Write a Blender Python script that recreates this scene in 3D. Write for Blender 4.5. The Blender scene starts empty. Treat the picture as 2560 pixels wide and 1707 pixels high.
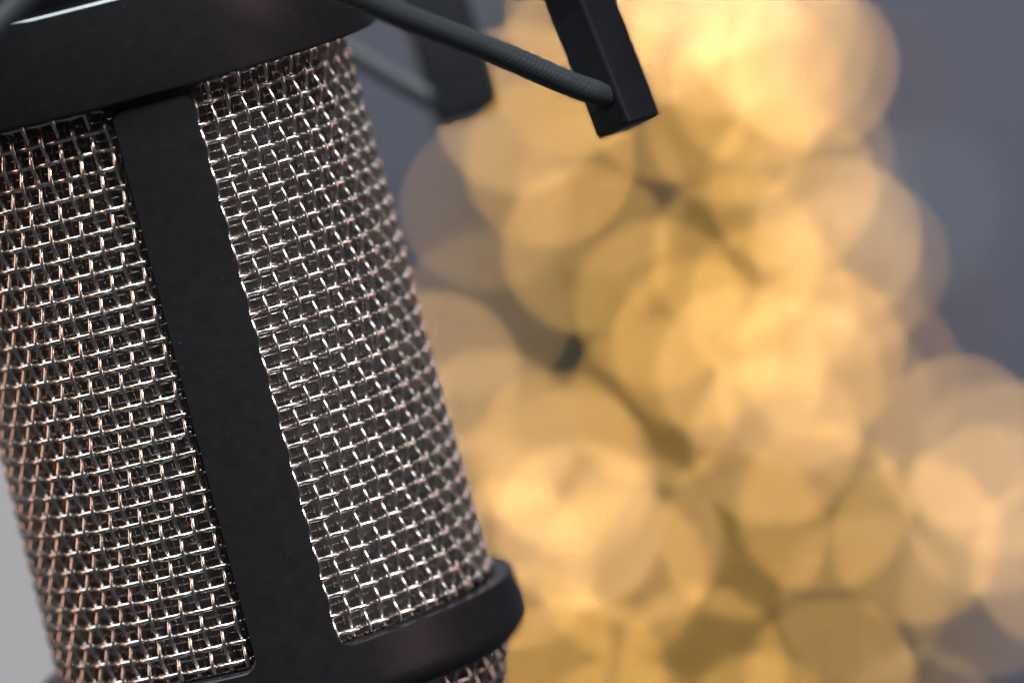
import bpy, bmesh, math, random
from mathutils import Vector, Matrix
from mathutils.geometry import delaunay_2d_cdt

random.seed(7)
sc = bpy.context.scene
COL = sc.collection
PI = math.pi
MM = 0.001

# ------------------------------------------------------------------ camera
FPX = 14648.0                 # focal length in pixels of the 2560 px wide photograph
DIST = 0.65                   # camera to the plane the layout is measured in (m)
EYE = Vector((0.0, -DIST, 1.2))
cam_d = bpy.data.cameras.new('camera')
cam = bpy.data.objects.new('camera', cam_d)
COL.objects.link(cam)
cam.location = EYE
cam.rotation_euler = (PI / 2, 0, 0)
cam_d.sensor_width = 36.0
cam_d.lens = FPX / 2560.0 * 36.0
cam_d.clip_start = 0.02
cam_d.clip_end = 50.0
cam_d.dof.use_dof = True
cam_d.dof.focus_distance = DIST - 0.004
cam_d.dof.aperture_fstop = 8.75
cam_d.dof.aperture_blades = 0
sc.camera = cam

# ------------------------------------------------------------------ world, lamps, exposure
world = bpy.data.worlds.new('World')
sc.world = world
world.use_nodes = True
bg = world.node_tree.nodes['Background']
bg.inputs['Color'].default_value = (0.80, 0.86, 1.0, 1)
bg.inputs['Strength'].default_value = 0.05


def area_lamp(name, loc, target, size, power, colour, size_y=None):
    d = bpy.data.lights.new(name, 'AREA')
    d.energy = power
    d.color = colour
    d.size = size
    if size_y:
        d.shape = 'RECTANGLE'
        d.size_y = size_y
    o = bpy.data.objects.new(name, d)
    COL.objects.link(o)
    o.location = loc
    o.rotation_euler = (Vector(target) - Vector(loc)).to_track_quat('-Z', 'Y').to_euler()
    return o


AIM = (-0.03, 0.0, 1.2)
area_lamp('front_key_light', (0.12, -0.85, 2.00), AIM, 0.40, 14.0, (0.94, 0.98, 1.0))  # soft cool source above the camera, out of view
area_lamp('ceiling_panel', (-0.20, -0.42, 2.10), AIM, 1.9, 26.0, (0.96, 0.98, 1.0), 0.42)
area_lamp('warm_fill_right', (1.02, -0.50, 1.42), AIM, 0.50, 2.7, (1.0, 0.62, 0.55))  # added on the right for pink reflections in the wires
area_lamp('warm_fill_left', (-1.10, -0.10, 1.40), AIM, 0.55, 3.6, (1.0, 0.55, 0.38))  # added on the left for salmon reflections in the wires
area_lamp('back_wall_fill', (0.3, 1.9, 2.8), (0.3, 3.2, 1.2), 1.2, 18.5, (0.90, 0.93, 1.0))  # added out of view to brighten the back wall

sc.view_settings.view_transform = 'Standard'
sc.view_settings.look = 'None'
sc.view_settings.exposure = 0.0
sc.view_settings.gamma = 1.0
sc.view_settings.use_curve_mapping = False
sc.render.engine = 'CYCLES'
sc.cycles.use_adaptive_sampling = False
sc.cycles.use_denoising = True
sc.cycles.denoiser = 'OPENIMAGEDENOISE'
sc.cycles.denoising_input_passes = 'RGB'
sc.cycles.max_bounces = 8
sc.cycles.sample_clamp_indirect = 6.0


def at(px, py, depth):
    """a point of the place: pixel of the 2560x1707 photograph and metres behind the focus plane"""
    z = DIST + depth
    return Vector((EYE.x + (px - 1280.0) / FPX * z, EYE.y + z, EYE.z - (py - 853.5) / FPX * z))


# ------------------------------------------------------------------ materials
def principled(name, base, rough=0.5, metal=0.0, spec=0.5, bump=None, var=None, scratch=None):
    m = bpy.data.materials.new(name)
    m.use_nodes = True
    nt = m.node_tree
    p = nt.nodes['Principled BSDF']
    p.inputs['Base Color'].default_value = (*base, 1)
    p.inputs['Roughness'].default_value = rough
    p.inputs['Metallic'].default_value = metal
    p.inputs['Specular IOR Level'].default_value = spec
    tc = nt.nodes.new('ShaderNodeTexCoord')
    if bump:
        n = nt.nodes.new('ShaderNodeTexNoise')
        n.inputs['Scale'].default_value = bump[0]
        n.inputs['Detail'].default_value = 3
        nt.links.new(tc.outputs['Object'], n.inputs['Vector'])
        b = nt.nodes.new('ShaderNodeBump')
        b.inputs['Strength'].default_value = bump[1]
        b.inputs['Distance'].default_value = bump[2]
        nt.links.new(n.outputs['Fac'], b.inputs['Height'])
        nt.links.new(b.outputs['Normal'], p.inputs['Normal'])
    if var:
        n2 = nt.nodes.new('ShaderNodeTexNoise')
        n2.inputs['Scale'].default_value = var[0]
        n2.inputs['Detail'].default_value = 4
        nt.links.new(tc.outputs['Object'], n2.inputs['Vector'])
        mx = nt.nodes.new('ShaderNodeMix')
        mx.data_type = 'RGBA'
        lo = tuple(c * (1 - var[1]) for c in base)
        hi = tuple(min(1, c * (1 + var[1])) for c in base)
        mx.inputs['A'].default_value = (*lo, 1)
        mx.inputs['B'].default_value = (*hi, 1)
        nt.links.new(n2.outputs['Fac'], mx.inputs['Factor'])
        nt.links.new(mx.outputs['Result'], p.inputs['Base Color'])
        if len(var) > 2:
            mr = nt.nodes.new('ShaderNodeMapRange')
            mr.inputs['To Min'].default_value = rough - var[2]
            mr.inputs['To Max'].default_value = rough + var[2]
            nt.links.new(n2.outputs['Fac'], mr.inputs['Value'])
            nt.links.new(mr.outputs['Result'], p.inputs['Roughness'])
    return m


def emitter(name, colour, strength):
    m = bpy.data.materials.new(name)
    m.use_nodes = True
    nt = m.node_tree
    nt.nodes.clear()
    e = nt.nodes.new('ShaderNodeEmission')
    e.inputs['Color'].default_value = (*colour, 1)
    e.inputs['Strength'].default_value = strength
    o = nt.nodes.new('ShaderNodeOutputMaterial')
    nt.links.new(e.outputs['Emission'], o.inputs['Surface'])
    return m


M_BLACK = principled('black_powder_coat', (0.0105, 0.0098, 0.0115), 0.36, 0, 0.22, bump=(6000, 0.18, 0.00003), var=(700, 0.3, 0.06))
def add_dust(m, scale, lo, colour):
    nt = m.node_tree
    p = nt.nodes['Principled BSDF']
    tc = nt.nodes.new('ShaderNodeTexCoord')
    n = nt.nodes.new('ShaderNodeTexNoise')
    n.inputs['Scale'].default_value = scale
    n.inputs['Detail'].default_value = 1
    nt.links.new(tc.outputs['Object'], n.inputs['Vector'])
    r = nt.nodes.new('ShaderNodeMapRange')
    r.inputs['From Min'].default_value = lo
    r.inputs['From Max'].default_value = lo + 0.06
    nt.links.new(n.outputs['Fac'], r.inputs['Value'])
    mx = nt.nodes.new('ShaderNodeMix')
    mx.data_type = 'RGBA'
    src = p.inputs['Base Color'].links[0].from_socket
    nt.links.new(r.outputs['Result'], mx.inputs['Factor'])
    nt.links.new(src, mx.inputs['A'])
    mx.inputs['B'].default_value = (*colour, 1)
    nt.links.new(mx.outputs['Result'], p.inputs['Base Color'])


add_dust(M_BLACK, 1900, 0.745, (0.030, 0.030, 0.034))
M_BAR = principled('black_bar_enamel', (0.0065, 0.0075, 0.0095), 0.30, 0, 0.20, bump=(5000, 0.10, 0.00002), var=(500, 0.2, 0.05))
M_WIRE = principled('bright_steel_wire', (0.80, 0.77, 0.73), 0.21, 1.0, 0.5, bump=(2600, 0.10, 0.00003), var=(1500, 0.12, 0.06))
M_HIGHLIGHT = principled('collar_edge_highlight', (0.20, 0.22, 0.22), 0.34, 1.0)  # bright metal tone stands in for the highlight on the collar's edge
M_FINE = principled('fine_steel_mesh', (0.34, 0.30, 0.28), 0.20, 1.0)
M_CLOTH = principled('charcoal_cloth', (0.075, 0.072, 0.080), 0.9, 0, 0.2, bump=(3000, 0.4, 0.00005))
M_CORD = principled('black_elastic_braid', (0.023, 0.030, 0.035), 0.5, 0, 0.4, var=(2500, 0.35))
M_WALL = principled('grey_wall_paint', (0.30, 0.315, 0.38), 0.9, 0, 0.2, var=(1.5, 0.12))
M_PALE = principled('pale_wall_paint', (0.64, 0.645, 0.66), 0.9, 0, 0.2, var=(2.0, 0.04))
M_LEAF = principled('fir_needles', (0.15, 0.13, 0.022), 0.6, 0, 0.3, var=(40, 0.5))  # needle colour lightened and warmed to carry the glow of inner bulbs
M_TRUNK = principled('fir_bark', (0.10, 0.065, 0.04), 0.9, 0, 0.2, var=(60, 0.4))
M_CABLE = principled('green_cable', (0.02, 0.05, 0.02), 0.5)
M_BULBS = [emitter('warm_bulb_glow', (1.0, 0.53, 0.13), 42.0),
           emitter('peach_bulb_glow', (1.0, 0.57, 0.22), 40.0),
           emitter('dim_bulb_glow', (1.0, 0.58, 0.26), 19.0),
           emitter('bright_bulb_glow', (1.0, 0.585, 0.26), 48.0)]
M_BLUE = principled('pale_blue_glass_bauble', (0.42, 0.58, 0.72), 0.25, 0.3)
M_RED = principled('dusky_red_bauble', (0.42, 0.14, 0.12), 0.35, 0.3)
M_SILVER = principled('silver_bauble', (0.75, 0.72, 0.70), 0.3, 0.6)
M_CAP = principled('bauble_cap_brass', (0.7, 0.55, 0.25), 0.3, 1.0)


# ------------------------------------------------------------------ mesh helpers
def finish(name, bm, mat, parent=None, smooth=True, angle=40):
    me = bpy.data.meshes.new(name)
    bm.to_mesh(me)
    bm.free()
    me.materials.append(mat)
    if smooth:
        me.polygons.foreach_set('use_smooth', [True] * len(me.polygons))
        if angle:
            me.set_sharp_from_angle(angle=math.radians(angle))
    o = bpy.data.objects.new(name, me)
    COL.objects.link(o)
    o.parent = parent
    return o


def from_lists(name, vs, fs, mat, parent=None, angle=40):
    me = bpy.data.meshes.new(name)
    me.from_pydata(vs, [], fs)
    me.update()
    me.materials.append(mat)
    me.polygons.foreach_set('use_smooth', [True] * len(me.polygons))
    if angle:
        me.set_sharp_from_angle(angle=math.radians(angle))
    o = bpy.data.objects.new(name, me)
    COL.objects.link(o)
    o.parent = parent
    return o


def tube(vs, fs, pts, rad, sides=8, cap=True):
    """append a tube along pts; rad a number or function(i, angle)"""
    n = len(pts)
    base = len(vs)
    t0 = (pts[1] - pts[0]).normalized()
    u = t0.orthogonal().normalized()
    for i in range(n):
        t = (pts[min(i + 1, n - 1)] - pts[max(i - 1, 0)]).normalized()
        u = (u - t * u.dot(t)).normalized()
        w = t.cross(u)
        for k in range(sides):
            a = 2 * PI * k / sides
            r = rad(i, a) if callable(rad) else rad
            vs.append(pts[i] + u * (r * math.cos(a)) + w * (r * math.sin(a)))
    for i in range(n - 1):
        for k in range(sides):
            a = base + i * sides + k
            b = base + i * sides + (k + 1) % sides
            fs.append((a, b, b + sides, a + sides))
    if cap:
        fs.append(tuple(base + k for k in range(sides))[::-1])
        fs.append(tuple(base + (n - 1) * sides + k for k in range(sides)))


def lathe(vs, fs, prof, seg=160, close=False):
    base = len(vs)
    n = len(prof)
    for j in range(seg):
        a = 2 * PI * j / seg
        for r, z in prof:
            vs.append(Vector((r * math.sin(a), -r * math.cos(a), z)))
    for j in range(seg):
        j2 = (j + 1) % seg
        for i in range(n if close else n - 1):
            i2 = (i + 1) % n
            fs.append((base + j * n + i, base + j2 * n + i, base + j2 * n + i2, base + j * n + i2))


def thing(name, label, cat, loc=(0, 0, 0), group=None):
    o = bpy.data.objects.new(name, None)
    o.empty_display_size = 0.01
    COL.objects.link(o)
    o.location = loc
    o['label'] = label
    o['category'] = cat
    if group:
        o['group'] = group
    return o


# ------------------------------------------------------------------ the setting: walls far behind
def slab(name, x0, x1, y0, y1, z0, z1, mat):
    bm = bmesh.new()
    bmesh.ops.create_cube(bm, size=1.0)
    for v in bm.verts:
        v.co = Vector(((x0 + x1) / 2 + v.co.x * (x1 - x0), (y0 + y1) / 2 + v.co.y * (y1 - y0), (z0 + z1) / 2 + v.co.z * (z1 - z0)))
    o = finish(name, bm, mat, None, False)
    o['kind'] = 'structure'
    return o


slab('wall_back', -2.8, 2.8, 3.9, 4.0, -0.2, 3.0, M_WALL)
pe = at(420, 853, 1.6).x
slab('wall_pale', pe - 1.1, pe, 1.6, 1.7, -0.2, 3.0, M_PALE)

# ------------------------------------------------------------------ microphone
ROLL, TIP = 0.2544, 0.1172
ax = Vector((-math.sin(ROLL) * math.cos(TIP), -math.sin(TIP), math.cos(ROLL) * math.cos(TIP)))
fw = Vector((0, -1, 0)) - ax * ax.dot(Vector((0, -1, 0)))
fw.normalize()
sd = ax.cross(fw).normalized()
mic = thing('microphone', 'black studio microphone with silver woven wire grille hanging tilted in the shock mount', 'microphone')
mic.matrix_world = Matrix(((sd.x, -fw.x, ax.x, -0.03679), (sd.y, -fw.y, ax.y, 0.018), (sd.z, -fw.z, ax.z, 1.2 + 0.00479), (0, 0, 0, 1)))

D2R = PI / 180


def cyl(R, phi, z):
    return Vector((R * math.sin(phi), -R * math.cos(phi), z))


def R_mesh(z):            # centre radius of the woven wire layer (mm), slightly wider towards the ring
    return 24.75 - 0.0125 * z


def R_frame(z):
    return 27.70 - 0.0095 * z


PHI_S = 6.01 * D2R
SPINE_W = 9.21
Z_COLLAR, Z_SHELF, Z_LOW = 25.3, -38.9, -43.4
ANG = lambda s: s / 27.6       # arc millimetres to angle


def arc_shell(name, outer, holes, Rout, thick, mat, parent, bevel=0.13, step=1.6, extra=None):
    """curved plate: outline and holes given in (arc mm, z mm) and wrapped round the axis"""
    loops = [outer] + holes
    def offset(loop, d):
        n = len(loop)
        res = []
        for i in range(n):
            p0, p1, p2 = Vector(loop[i - 1]), Vector(loop[i]), Vector(loop[(i + 1) % n])
            t = ((p1 - p0).normalized() + (p2 - p1).normalized())
            t = t.normalized() if t.length > 1e-6 else (p2 - p1).normalized()
            nrm = Vector((-t.y, t.x))
            res.append(p1 + nrm * d)
        return res
    def area(l):
        return sum(l[i - 1][0] * l[i][1] - l[i][0] * l[i - 1][1] for i in range(len(l))) / 2
    loops = [l if area(l) > 0 else l[::-1] for l in loops]
    # material lies left of the outer (ccw) loop and right of hole loops
    inset = [offset(loops[0], bevel)] + [offset(l, -bevel) for l in loops[1:]]
    pts, edges, faces = [], [], []
    for k, l in enumerate(inset):
        b = len(pts)
        pts += [Vector(p) for p in l]
        e = [(b + i, b + (i + 1) % len(l)) for i in range(len(l))]
        edges += e
    s0 = min(p.x for p in pts); s1 = max(p.x for p in pts)
    z0 = min(p.y for p in pts); z1 = max(p.y for p in pts)

    def inside(p, l):
        c = False
        for i in range(len(l)):
            a, b = l[i - 1], l[i]
            if (a[1] > p[1]) != (b[1] > p[1]) and p[0] < (b[0] - a[0]) * (p[1] - a[1]) / (b[1] - a[1]) + a[0]:
                c = not c
        return c
    nl = len(pts)
    x = s0 + step
    while x < s1:
        y = z0 + step
        while y < z1:
            p = (x, y)
            if inside(p, inset[0]) and not any(inside(p, h) for h in inset[1:]):
                pts.append(Vector(p))
            y += step * 2
        x += step
    r = delaunay_2d_cdt(pts, edges, [], 0, 1e-5)
    V, F = r[0], r[2]
    keep = []
    for f in F:
        c = sum((V[i] for i in f), Vector((0, 0))) / len(f)
        if inside(c, inset[0]) and not any(inside(c, h) for h in inset[1:]):
            keep.append(f)
    vs, fs = [], []
    for v in V:
        vs.append(cyl(Rout(v.y), ANG(v.x), v.y) * MM)
    nV = len(V)
    for v in V:
        vs.append(cyl(Rout(v.y) - thick, ANG(v.x), v.y) * MM)
    for f in keep:
        a = V[f[1]] - V[f[0]]
        b = V[f[2]] - V[f[0]]
        f = list(f) if a.x * b.y - a.y * b.x > 0 else list(f)[::-1]
        fs.append(f)
        fs.append([nV + i for i in f[::-1]])
    b = 0
    for k, l in enumerate(loops):
        n = len(l)
        base = len(vs)
        for p in l:
            vs.append(cyl(Rout(p[1]) - bevel, ANG(p[0]), p[1]) * MM)
        for p in l:
            vs.append(cyl(Rout(p[1]) - thick, ANG(p[0]), p[1]) * MM)
        for i in range(n):
            j = (i + 1) % n
            top = [b + i, b + j, base + j, base + i]
            side = [base + i, base + j, base + n + j, base + n + i]
            inn = [base + n + i, base + n + j, nV + b + j, nV + b + i]
            for q in (top, side, inn):
                fs.append(q[::-1] if k == 0 else q)
        b += n
    if extra:
        extra(vs, fs)
    o = from_lists(name, vs, fs, mat, parent, 35)
    bm = bmesh.new()
    bm.from_mesh(o.data)
    bmesh.ops.remove_doubles(bm, verts=bm.verts, dist=1e-7)
    bmesh.ops.recalc_face_normals(bm, faces=bm.faces)
    bm.to_mesh(o.data)
    bm.free()
    o.data.set_sharp_from_angle(angle=math.radians(28))
    return o


def rounded_rect(s0, s1, z0, z1, r_bl, r_br, r_tr, r_tl, n=8, step=1.6):
    pts = []
    def corner(cx, cz, r, a0):
        if r <= 0:
            pts.append((cx, cz))
            return
        for i in range(n + 1):
            a = a0 + PI / 2 * i / n
            pts.append((cx + r * math.cos(a), cz + r * math.sin(a)))
    corner(s0 + r_bl, z0 + r_bl, r_bl, PI)
    corner(s1 - r_br, z0 + r_br, r_br, 1.5 * PI)
    corner(s1 - r_tr, z1 - r_tr, r_tr, 0)
    corner(s0 + r_tl, z1 - r_tl, r_tl, PI / 2)
    out = []
    for i in range(len(pts)):
        a, b = Vector(pts[i]), Vector(pts[(i + 1) % len(pts)])
        k = max(1, int((b - a).length / step))
        for j in range(k):
            q = a.lerp(b, j / k)
            out.append((q.x, q.y))
    return out


half_turn = PI * 27.6
sS = PHI_S * 27.6
# outline of the frame: ring all round, front spine as a rounded tab, back spine at the seam
front_l, front_r = sS - SPINE_W / 2, sS + SPINE_W / 2
z_tab = 24.5


def densify(pts, step=1.5):
    out = []
    for i in range(len(pts)):
        a, b = Vector(pts[i]), Vector(pts[(i + 1) % len(pts)])
        k = max(1, int((b - a).length / step))
        for j in range(k):
            q = a.lerp(b, j / k)
            out.append((q.x, q.y))
    return out


def arcpts(cx, cz, r, a0, a1, n=8):
    return [(cx + r * math.cos(a0 + (a1 - a0) * i / n), cz + r * math.sin(a0 + (a1 - a0) * i / n)) for i in range(n + 1)]


hb = half_turn - 0.05
rc, rt = 1.7, 1.5
back_w = 4.6
ol = [(-hb, Z_LOW), (hb, Z_LOW), (hb, z_tab), (hb - back_w, z_tab)]
ol += arcpts(hb - back_w - rc, Z_SHELF + rc, rc, 0, -PI / 2)
ol += arcpts(front_r + rc, Z_SHELF + rc, rc, -PI / 2, -PI)
ol += arcpts(front_r - rt, z_tab - rt, rt, 0, PI / 2)
ol += arcpts(front_l + rt, z_tab - rt, rt, PI / 2, PI)
ol += arcpts(front_l - rc, Z_SHELF + rc, rc, 0, -PI / 2)
ol += arcpts(-hb + back_w + rc, Z_SHELF + rc, rc, -PI / 2, -PI)
ol += [(-hb + back_w, z_tab), (-hb, z_tab)]
arc_shell('frame', densify(ol, 1.3), [], R_frame, 2.3, M_BLACK, mic)

# lower lip of the ring: a lathe that carries on under the frame with a round edge
vs, fs = [], []
Rf = R_frame(Z_LOW)
Rp = R_frame(Z_LOW + 0.3) + 0.014
prof = [(Rf - 3.0, Z_LOW + 0.3), (Rf - 0.12, Z_LOW + 0.3), (Rp, Z_LOW + 0.29), (Rp, Z_LOW - 0.2)]
for i in range(1, 13):
    a = PI / 2 * i / 12
    prof.append((Rp - 2.6 * (1 - math.cos(a)), Z_LOW - 0.2 - 2.8 * math.sin(a)))
prof += [(Rf - 3.2, Z_LOW - 3.0)]
lathe(vs, fs, [(r * MM, z * MM) for r, z in prof], 200, True)
from_lists('ring_lip', vs, fs, M_BLACK, mic, 40)

# sleeve behind the tab, under the collar
rs = 1.6
sl = [(front_l - 3.2, 31), (front_l - 3.2, 25.0)]
sl += arcpts(front_l - rs + 0.05, 25.0 - rs, rs, PI / 2, 0)
sl += [(front_l + 0.05, 15), (front_r - 0.05, 15)]
sl += arcpts(front_r + rs - 0.05, 25.0 - rs, rs, PI, PI / 2)
sl += [(front_r + 3.2, 25.0), (front_r + 3.2, 31)]
arc_shell('collar_sleeve', densify(sl, 1.5), [], lambda z: R_frame(z) - 0.5, 1.3, M_BLACK, mic, bevel=0.12)

# collar band and the body above it
vs, fs = [], []
prof = [(26.2, 25.6), (28.4, 25.3), (28.62, 25.42), (28.7, 25.65), (28.7, 36.35), (28.2, 36.35), (28.2, 37.4), (28.4, 37.6), (28.4, 62.0), (26.2, 62.0)]
lathe(vs, fs, [(r * MM, z * MM) for r, z in prof], 240, True)
from_lists('collar', vs, fs, M_BLACK, mic, 50)
vs, fs = [], []
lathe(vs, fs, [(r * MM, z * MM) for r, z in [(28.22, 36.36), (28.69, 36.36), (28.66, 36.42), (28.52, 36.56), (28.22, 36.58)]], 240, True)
o = from_lists('edge_highlight_ring', vs, fs, M_HIGHLIGHT, mic, 30)  # chamfer highlight built as a brighter ring
o['label'] = 'upper chamfer of the collar, coloured bright to carry its highlight'

# ---- woven grille: every wire is a part of its own
WR = 0.272                    # wire radius
AW, AF = 0.31, 0.28           # weave amplitude of the upright and of the level wires
PITCH = 2.165
ZR0 = -37.9                   # level wire rows from here up
NROW = 30
DCOL = 4.46 * D2R
COL_R = PHI_S + 11.2 * D2R
COL_L = PHI_S - 12.2 * D2R
NC_R, NC_L = 34, 35


def upright_mesh(sign):
    pts = []
    z = ZR0 - 0.9
    zt = ZR0 + (NROW - 1) * PITCH + 1.2
    n = int((zt - z) / (PITCH / 7))
    for i in range(n + 1):
        zz = z + (zt - z) * i / n
        c = math.cos(PI * (zz - ZR0) / PITCH)
        c = math.copysign(abs(c) ** 0.85, c)
        pts.append(cyl(R_mesh(zz) + sign * AW * c, 0, zz) * MM)
    vs, fs = [], []
    tube(vs, fs, pts, WR * MM, 9)
    me = bpy.data.meshes.new('upright_wire')
    me.from_pydata(vs, [], fs)
    me.polygons.foreach_set('use_smooth', [True] * len(me.polygons))
    me.materials.append(M_WIRE)
    return me


def level_mesh(start, direction, ncol, sign):
    """arc from the spine round one window at unit radius offset; z = 0"""
    pts = []
    per = 7
    tot = ncol * per
    for i in range(-2, tot + 1):
        u = i / per
        c = math.cos(PI * u)
        c = math.copysign(abs(c) ** 0.85, c)
        pts.append(cyl(24.75 - sign * AF * c, start + direction * u * DCOL, 0) * MM)
    vs, fs = [], []
    tube(vs, fs, pts, WR * 1.03 * MM, 9)
    me = bpy.data.meshes.new('level_wire')
    me.from_pydata(vs, [], fs)
    me.polygons.foreach_set('use_smooth', [True] * len(me.polygons))
    me.materials.append(M_WIRE)
    return me


def place(name, me, parent, rotz=0.0, z=0.0, scale=1.0):
    o = bpy.data.objects.new(name, me)
    COL.objects.link(o)
    o.parent = parent
    o.rotation_euler = (0, 0, rotz)
    o.location = (0, 0, z)
    o.scale = (scale, scale, 1)
    return o


up = {1: upright_mesh(1), -1: upright_mesh(-1)}
rng = random.Random(3)
for start, direction, nc in ((COL_R, 1, NC_R), (COL_L, -1, NC_L)):
    for j in range(nc):
        phi = start + direction * j * DCOL + rng.uniform(-0.10, 0.10) * D2R
        place('upright_wire', up[1 if j % 2 == 0 else -1], mic, phi)
    lv = {s: level_mesh(start, direction, nc, s) for s in (1, -1)}
    for k in range(NROW):
        z = ZR0 + k * PITCH + rng.uniform(-0.04, 0.04)
        place('level_wire', lv[1 if k % 2 == 0 else -1], mic, 0, z * MM, R_mesh(z) / 24.75)

# ---- finer mesh behind it, too small to pick apart: one part
vs, fs = [], []
IP, IR, IA, RI = 1.06, 0.115, 0.12, 23.4
zt, zb = 26.5, -40.0
nphi = int(2 * PI * RI / IP) // 2 * 2
dphi = 2 * PI / nphi
for j in range(nphi):
    phi = j * dphi
    if 115 * D2R < phi < 245 * D2R:
        continue
    pts = []
    n = int((zt - zb) / IP * 3)
    for i in range(n + 1):
        z = zb + (zt - zb) * i / n
        r = RI - 0.0125 * z + IA * (1 if j % 2 else -1) * math.cos(PI * (z - zb) / IP)
        pts.append(cyl(r, phi, z) * MM)
    tube(vs, fs, pts, IR * MM, 5, False)
k = 0
z = zb
while z < zt:
    pts = []
    n = int(230 * D2R / dphi * 3)
    for i in range(n + 1):
        phi = -115 * D2R + 230 * D2R * i / n
        r = RI - 0.0125 * z - IA * (1 if k % 2 else -1) * math.cos(PI * phi / dphi)
        pts.append(cyl(r, phi, z) * MM)
    tube(vs, fs, pts, IR * MM, 5, False)
    z += IP
    k += 1
o = from_lists('fine_mesh', vs, fs, M_FINE, mic, None)
o['kind'] = 'stuff'

# ---- cloth liner inside
vs, fs = [], []
lathe(vs, fs, [(r * MM, z * MM) for r, z in [(21.4, 30), (22.2, -42), (21.2, -42), (20.4, 30)]], 96, True)
from_lists('cloth_liner', vs, fs, M_CLOTH, mic, 40)

# ---- domed grille under the ring
DR, DH = 25.0, 17.0
def dome(u, off=0.0):
    return ((DR + off) * math.cos(u) ** 0.9, -45.6 - (DH + off) * math.sin(u))


def dome_upright(sign):
    pts = []
    n = 60
    for i in range(n + 1):
        u = 0.0 + 1.30 * i / n
        r, z = dome(u, sign * AW * math.cos(PI * i / n * 10))
        pts.append(cyl(r, 0, z) * MM)
    vs, fs = [], []
    tube(vs, fs, pts, WR * MM, 8)
    me = bpy.data.meshes.new('dome_upright_wire')
    me.from_pydata(vs, [], fs)
    me.polygons.foreach_set('use_smooth', [True] * len(me.polygons))
    me.materials.append(M_WIRE)
    return me


du = {1: dome_upright(1), -1: dome_upright(-1)}
NDC = 80
for j in range(NDC):
    a = 2 * PI * j / NDC
    if 130 * D2R < a < 230 * D2R:
        continue
    place('dome_upright_wire', du[1 if j % 2 else -1], mic, a)
for k in range(1, 11):
    u = 1.30 * k / 10
    vs, fs = [], []
    pts = []
    n = NDC * 6
    for i in range(n):
        a = 2 * PI * i / n
        r, z = dome(u, (1 if k % 2 else -1) * AF * math.cos(PI * i / 6) * -1 * -1)
        pts.append(cyl(r, a, z) * MM)
    pts.append(pts[0])
    tube(vs, fs, pts, WR * MM, 8, False)
    from_lists('dome_level_wire', vs, fs, M_WIRE, mic, None)
vs, fs = [], []
lathe(vs, fs, [((r - 1.6) * MM, z * MM) for r, z in [dome(1.4 * i / 12) for i in range(13)]], 96)
from_lists('dome_liner', vs, fs, M_CLOTH, mic, None)

# ------------------------------------------------------------------ shock mount
mount = thing('shock_mount', 'black shock mount bars with braided elastic cords around the microphone', 'shock mount')


def bar(name, p_low, p_high, w, t, turn, bev, parent):
    """box bar whose lower end is at p_low and that runs towards p_high"""
    d = (p_high - p_low)
    L = d.length
    d.normalize()
    fr = Vector((0, -1, 0))
    fr = (fr - d * fr.dot(d)).normalized()
    sdv = d.cross(fr).normalized()
    bm = bmesh.new()
    bmesh.ops.create_cube(bm, size=1.0)
    for v in bm.verts:
        v.co = Vector((v.co.x * w, v.co.y * t, (v.co.z + 0.5) * L))
    bmesh.ops.bevel(bm, geom=list(bm.edges), offset=bev, segments=4, profile=0.6, affect='EDGES')
    R = Matrix((sdv, -fr, d)).transposed() @ Matrix.Rotation(turn, 3, 'Z')
    for v in bm.verts:
        v.co = R @ v.co + p_low
    return finish(name, bm, M_BAR, parent, True, 60)


bar('arm', at(1573, 319, 0.006), at(1573 - 232, 319 - 600, 0.0075), 0.0056, 0.0056, 44 * D2R, 0.0006, mount)
bar('arm', at(1166, 292, 0.058), at(1166 - 185, 292 - 600, 0.060), 0.0080, 0.0060, 10 * D2R, 0.0006, mount)


def cord(points, rad, parent):
    """braided elastic cord: a tube with crossing ridges, along a smooth curve through points"""
    P = [points[0]] + points + [points[-1]]
    path = []
    for i in range(1, len(P) - 2):
        a, b, c, d = P[i - 1], P[i], P[i + 1], P[i + 2]
        n = max(8, int((c - b).length / 0.00015))
        for k in range(n):
            t = k / n
            path.append(0.5 * ((2 * b) + (c - a) * t + (2 * a - 5 * b + 4 * c - d) * t * t + (3 * b - a - 3 * c + d) * t ** 3))
    path.append(points[-1])
    ds = 0.00015
    def rr(i, a):
        s = i * ds / 0.0006 * PI
        return rad * (1.0 + 0.06 * abs(math.sin(s + 4 * a)) + 0.06 * abs(math.sin(s - 4 * a)))
    vs, fs = [], []
    tube(vs, fs, path, rr, 32)
    return from_lists('elastic_cord', vs, fs, M_CORD, parent, None)


CR = 0.00130
cord([at(1522, 252, 0.0060), at(1488, 233, 0.0016), at(1419, 196 + 12, -0.0015), at(1218, 122, -0.009), at(960, 22, -0.021), at(700, -95, -0.033), at(480, -230, -0.04)], CR, mount)
cord([at(480, -230, -0.04), at(230, -150, -0.042), at(40, 20, -0.042), at(-160, 230, -0.040), at(-300, 420, -0.03)], CR, mount)
cord([at(820, 95, 0.060), at(940, 165, 0.058), at(1060, 235, 0.056), at(1150, 280, 0.057)], CR, mount)

# ------------------------------------------------------------------ fir tree with string lights
TD = 2.6                      # metres behind the focus plane
TX = at(1640, 853, TD).x
TY = at(1640, 853, TD).y
def cone_r(z):
    py = 853.5 - (z - EYE.z) / (DIST + TD) * FPX
    return max(0.012, (470 + py / 1707.0 * 503) * (DIST + TD) / FPX)


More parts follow.
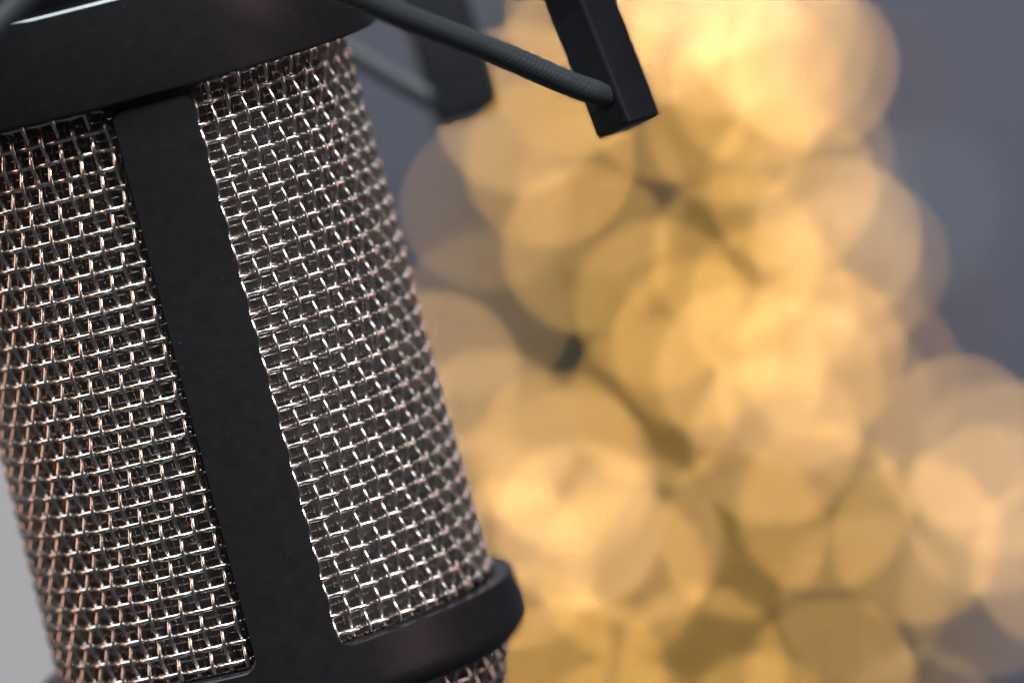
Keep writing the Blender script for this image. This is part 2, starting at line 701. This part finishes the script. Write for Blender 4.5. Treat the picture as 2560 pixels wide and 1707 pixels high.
tree = thing('fir_tree', 'small dark green fir tree wrapped in warm string lights', 'tree', (TX, TY, EYE.z - 0.62))
z_top = EYE.z + 0.34
vs, fs = [], []
tube(vs, fs, [Vector((0, 0, 0.0)), Vector((0, 0, 0.4)), Vector((0, 0, 0.95))], lambda i, a: (0.022, 0.016, 0.005)[i], 10)
from_lists('trunk', vs, fs, M_TRUNK, tree, 60)
vs, fs = [], []
rng = random.Random(11)
base_z = EYE.z - 0.62
for b in range(520):
    z = rng.uniform(EYE.z - 0.40, z_top - 0.02)
    a = rng.uniform(0, 2 * PI)
    R = cone_r(z) * rng.uniform(0.80, 0.99) - 0.012
    p0 = Vector((0, 0, z + R * 0.25 - base_z))
    p1 = Vector((R * math.sin(a), -R * math.cos(a), z - base_z))
    L = (p1 - p0).length
    nn = int(L / 0.0022)
    dirn = (p1 - p0).normalized()
    tube(vs, fs, [p0, p1], 0.0012, 4, False)
    for k in range(nn):
        q = p0.lerp(p1, 0.25 + 0.75 * k / nn) - Vector((0, 0, 0.25 * R * 0.3 * math.sin(PI * k / nn)))
        th = rng.uniform(0, 2 * PI)
        o1 = dirn.orthogonal().normalized()
        o2 = dirn.cross(o1)
        nd = (dirn * 0.7 + o1 * math.cos(th) + o2 * math.sin(th)).normalized()
        ln = rng.uniform(0.010, 0.016)
        s1 = nd.orthogonal().normalized() * 0.0009
        s2 = nd.cross(s1)
        i0 = len(vs)
        vs += [q + s1, q - s1 * 0.5 + s2 * 0.87, q - s1 * 0.5 - s2 * 0.87, q + nd * ln]
        fs += [(i0, i0 + 1, i0 + 3), (i0 + 1, i0 + 2, i0 + 3), (i0 + 2, i0, i0 + 3)]
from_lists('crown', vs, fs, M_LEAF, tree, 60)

# where the bulbs sit on the near side of the tree (x across, y down, brightness kind)
BULBS = [(1214, 517, 2), (1214, 787, 2), (1466, 622, 0), (1372, 405, 0), (1300, 273, 1), (1645, 760, 0), (1840, 640, 0),
         (1225, 1084, 1), (1633, 1008, 0), (1850, 925, 1), (1392, 1140, 0), (1828, 305, 0), (2022, 390, 2), (1981, 467, 0),
         (2092, 602, 1), (2099, 704, 2), (1930, 768, 0), (2049, 882, 0), (1998, 960, 1), (2117, 991, 2), (1937, 1100, 1),
         (2396, 1100, 1), (2495, 1172, 1), (2034, 163, 1), (1975, 130, 1), (1923, 60, 1), (1890, 209, 0), (1906, -100, 1),
         (1794, 80, 3), (1440, 176, 0), (1674, 244, 0), (1600, 60, 3), (1700, -30, 3), (1475, 7, 1), (1780, -60, 3),
         (1597, 1352, 1), (1425, 1180, 1), (1449, 1311, 3), (1278, 1411, 1), (1858, 1335, 0), (2056, 1270, 0), (1556, 1432, 0),
         (1754, 1672, 0), (1455, 1692, 0), (2290, 1347, 0), (2156, 1498, 2), (2078, 1700, 0), (2464, 1481, 2), (2467, 1275, 1),
         (1320, 1620, 0), (1190, 1290, 1), (2640, 1400, 1), (1900, 1840, 0), (1560, 1850, 0), (1640, -140, 3), (1740, 860, 0),
         (1090, 940, 1), (2300, 1830, 2), (2160, 653, 2), (2198, 942, 2), (1500, 480, 2)]
bulb_me = {}


def bulb_mesh(kind):
    bm = bmesh.new()
    bmesh.ops.create_uvsphere(bm, u_segments=14, v_segments=10, radius=0.00305)
    for v in bm.verts:
        v.co.z *= 1.15
    me = bpy.data.meshes.new('bulb')
    bm.to_mesh(me)
    bm.free()
    me.polygons.foreach_set('use_smooth', [True] * len(me.polygons))
    me.materials.append(M_BULBS[kind])
    return me


for k in range(4):
    bulb_me[k] = bulb_mesh(k)
bm = bmesh.new()
bmesh.ops.create_cone(bm, cap_ends=True, segments=10, radius1=0.0019, radius2=0.0026, depth=0.008)
sock_me = bpy.data.meshes.new('socket')
bm.to_mesh(sock_me)
bm.free()
sock_me.materials.append(M_CABLE)

bands = [(-400, 520, 'warm string lights wound round the upper part of the fir tree'),
         (520, 1130, 'warm string lights wound round the middle of the fir tree'),
         (1130, 2200, 'warm string lights wound round the lowest visible part of the fir tree')]
rng = random.Random(5)
for lo, hi, lab in bands:
    mem = [b for b in BULBS if lo <= b[1] < hi]
    root = thing('light_string', lab, 'string lights', (TX, TY, EYE.z), 'string lights on the fir tree')
    spots = []
    for px, py, kind in mem:
        y = TD
        for it in range(4):
            p = at(px, py, y)
            R = cone_r(p.z) + 0.006
            dx = p.x - TX
            y = TD - math.sqrt(max(0.0, R * R - dx * dx))
        p = at(px, py, y)
        spots.append((py // 130, px, p, kind))
    spots.sort(key=lambda s: (s[0], s[1] if s[0] % 2 else -s[1]))
    path = []
    for _, _, p, kind in spots:
        q = p - Vector((TX, TY, EYE.z))
        o = bpy.data.objects.new('bulb', bulb_me[kind])
        COL.objects.link(o)
        o.parent = root
        o.location = q
        inward = Vector((-q.x, -q.y, 0.0)).normalized() + Vector((0, 0, -0.4))
        inward.normalize()
        quat = inward.to_track_quat('Z', 'Y')
        o.rotation_euler = quat.to_euler()
        s = bpy.data.objects.new('socket', sock_me)
        COL.objects.link(s)
        s.parent = o
        s.location = (0, 0, 0.0062)
        path.append(q + inward * 0.0105)
    full = []
    for i in range(len(path) - 1):
        a, b = path[i], path[i + 1]
        for k in range(6):
            t = k / 6
            m = a.lerp(b, t) + Vector((0, 0, -0.008 * math.sin(PI * t)))
            rr = math.hypot(m.x, m.y)
            want = cone_r(m.z + EYE.z) - 0.004
            if rr > 1e-4:
                f = want / rr
                m.x *= f
                m.y *= f
            full.append(m)
    full.append(path[-1])
    vs, fs = [], []
    tube(vs, fs, full, 0.0011, 6)
    from_lists('cable', vs, fs, M_CABLE, root, None)


# ------------------------------------------------------------------ baubles at the tree's edge
def bauble(px, py, y, rad, mat, label):
    p = at(px, py, y)
    root = thing('bauble', label, 'bauble', p, 'baubles hanging on the fir tree')
    bm = bmesh.new()
    bmesh.ops.create_uvsphere(bm, u_segments=32, v_segments=20, radius=rad)
    finish('ball', bm, mat, root, True, None)
    bm = bmesh.new()
    bmesh.ops.create_cone(bm, cap_ends=True, segments=16, radius1=rad * 0.24, radius2=rad * 0.2, depth=rad * 0.3)
    for v in bm.verts:
        v.co.z += rad * 1.08
    cap = finish('cap', bm, M_CAP, root, True, 40)
    vs, fs = [], []
    tube(vs, fs, [Vector((rad * 0.16 * math.cos(a), 0, rad * 1.33 + rad * 0.16 * math.sin(a))) for a in [2 * PI * i / 16 for i in range(17)]], rad * 0.035, 6, False)
    from_lists('hook', vs, fs, M_CAP, cap, None)
    return root


bauble(2290, 560, TD + 0.02, 0.020, M_BLUE, 'pale blue bauble on the right side of the fir tree')
bauble(2180, 235, TD + 0.04, 0.014, M_RED, 'dusky red bauble near the top right of the fir tree')
bauble(2090, 505, TD - 0.13, 0.013, M_SILVER, 'silver bauble among the lights in front of the blue one')
bauble(2300, 800, TD + 0.03, 0.014, M_RED, 'dusky red bauble below the pale blue bauble')
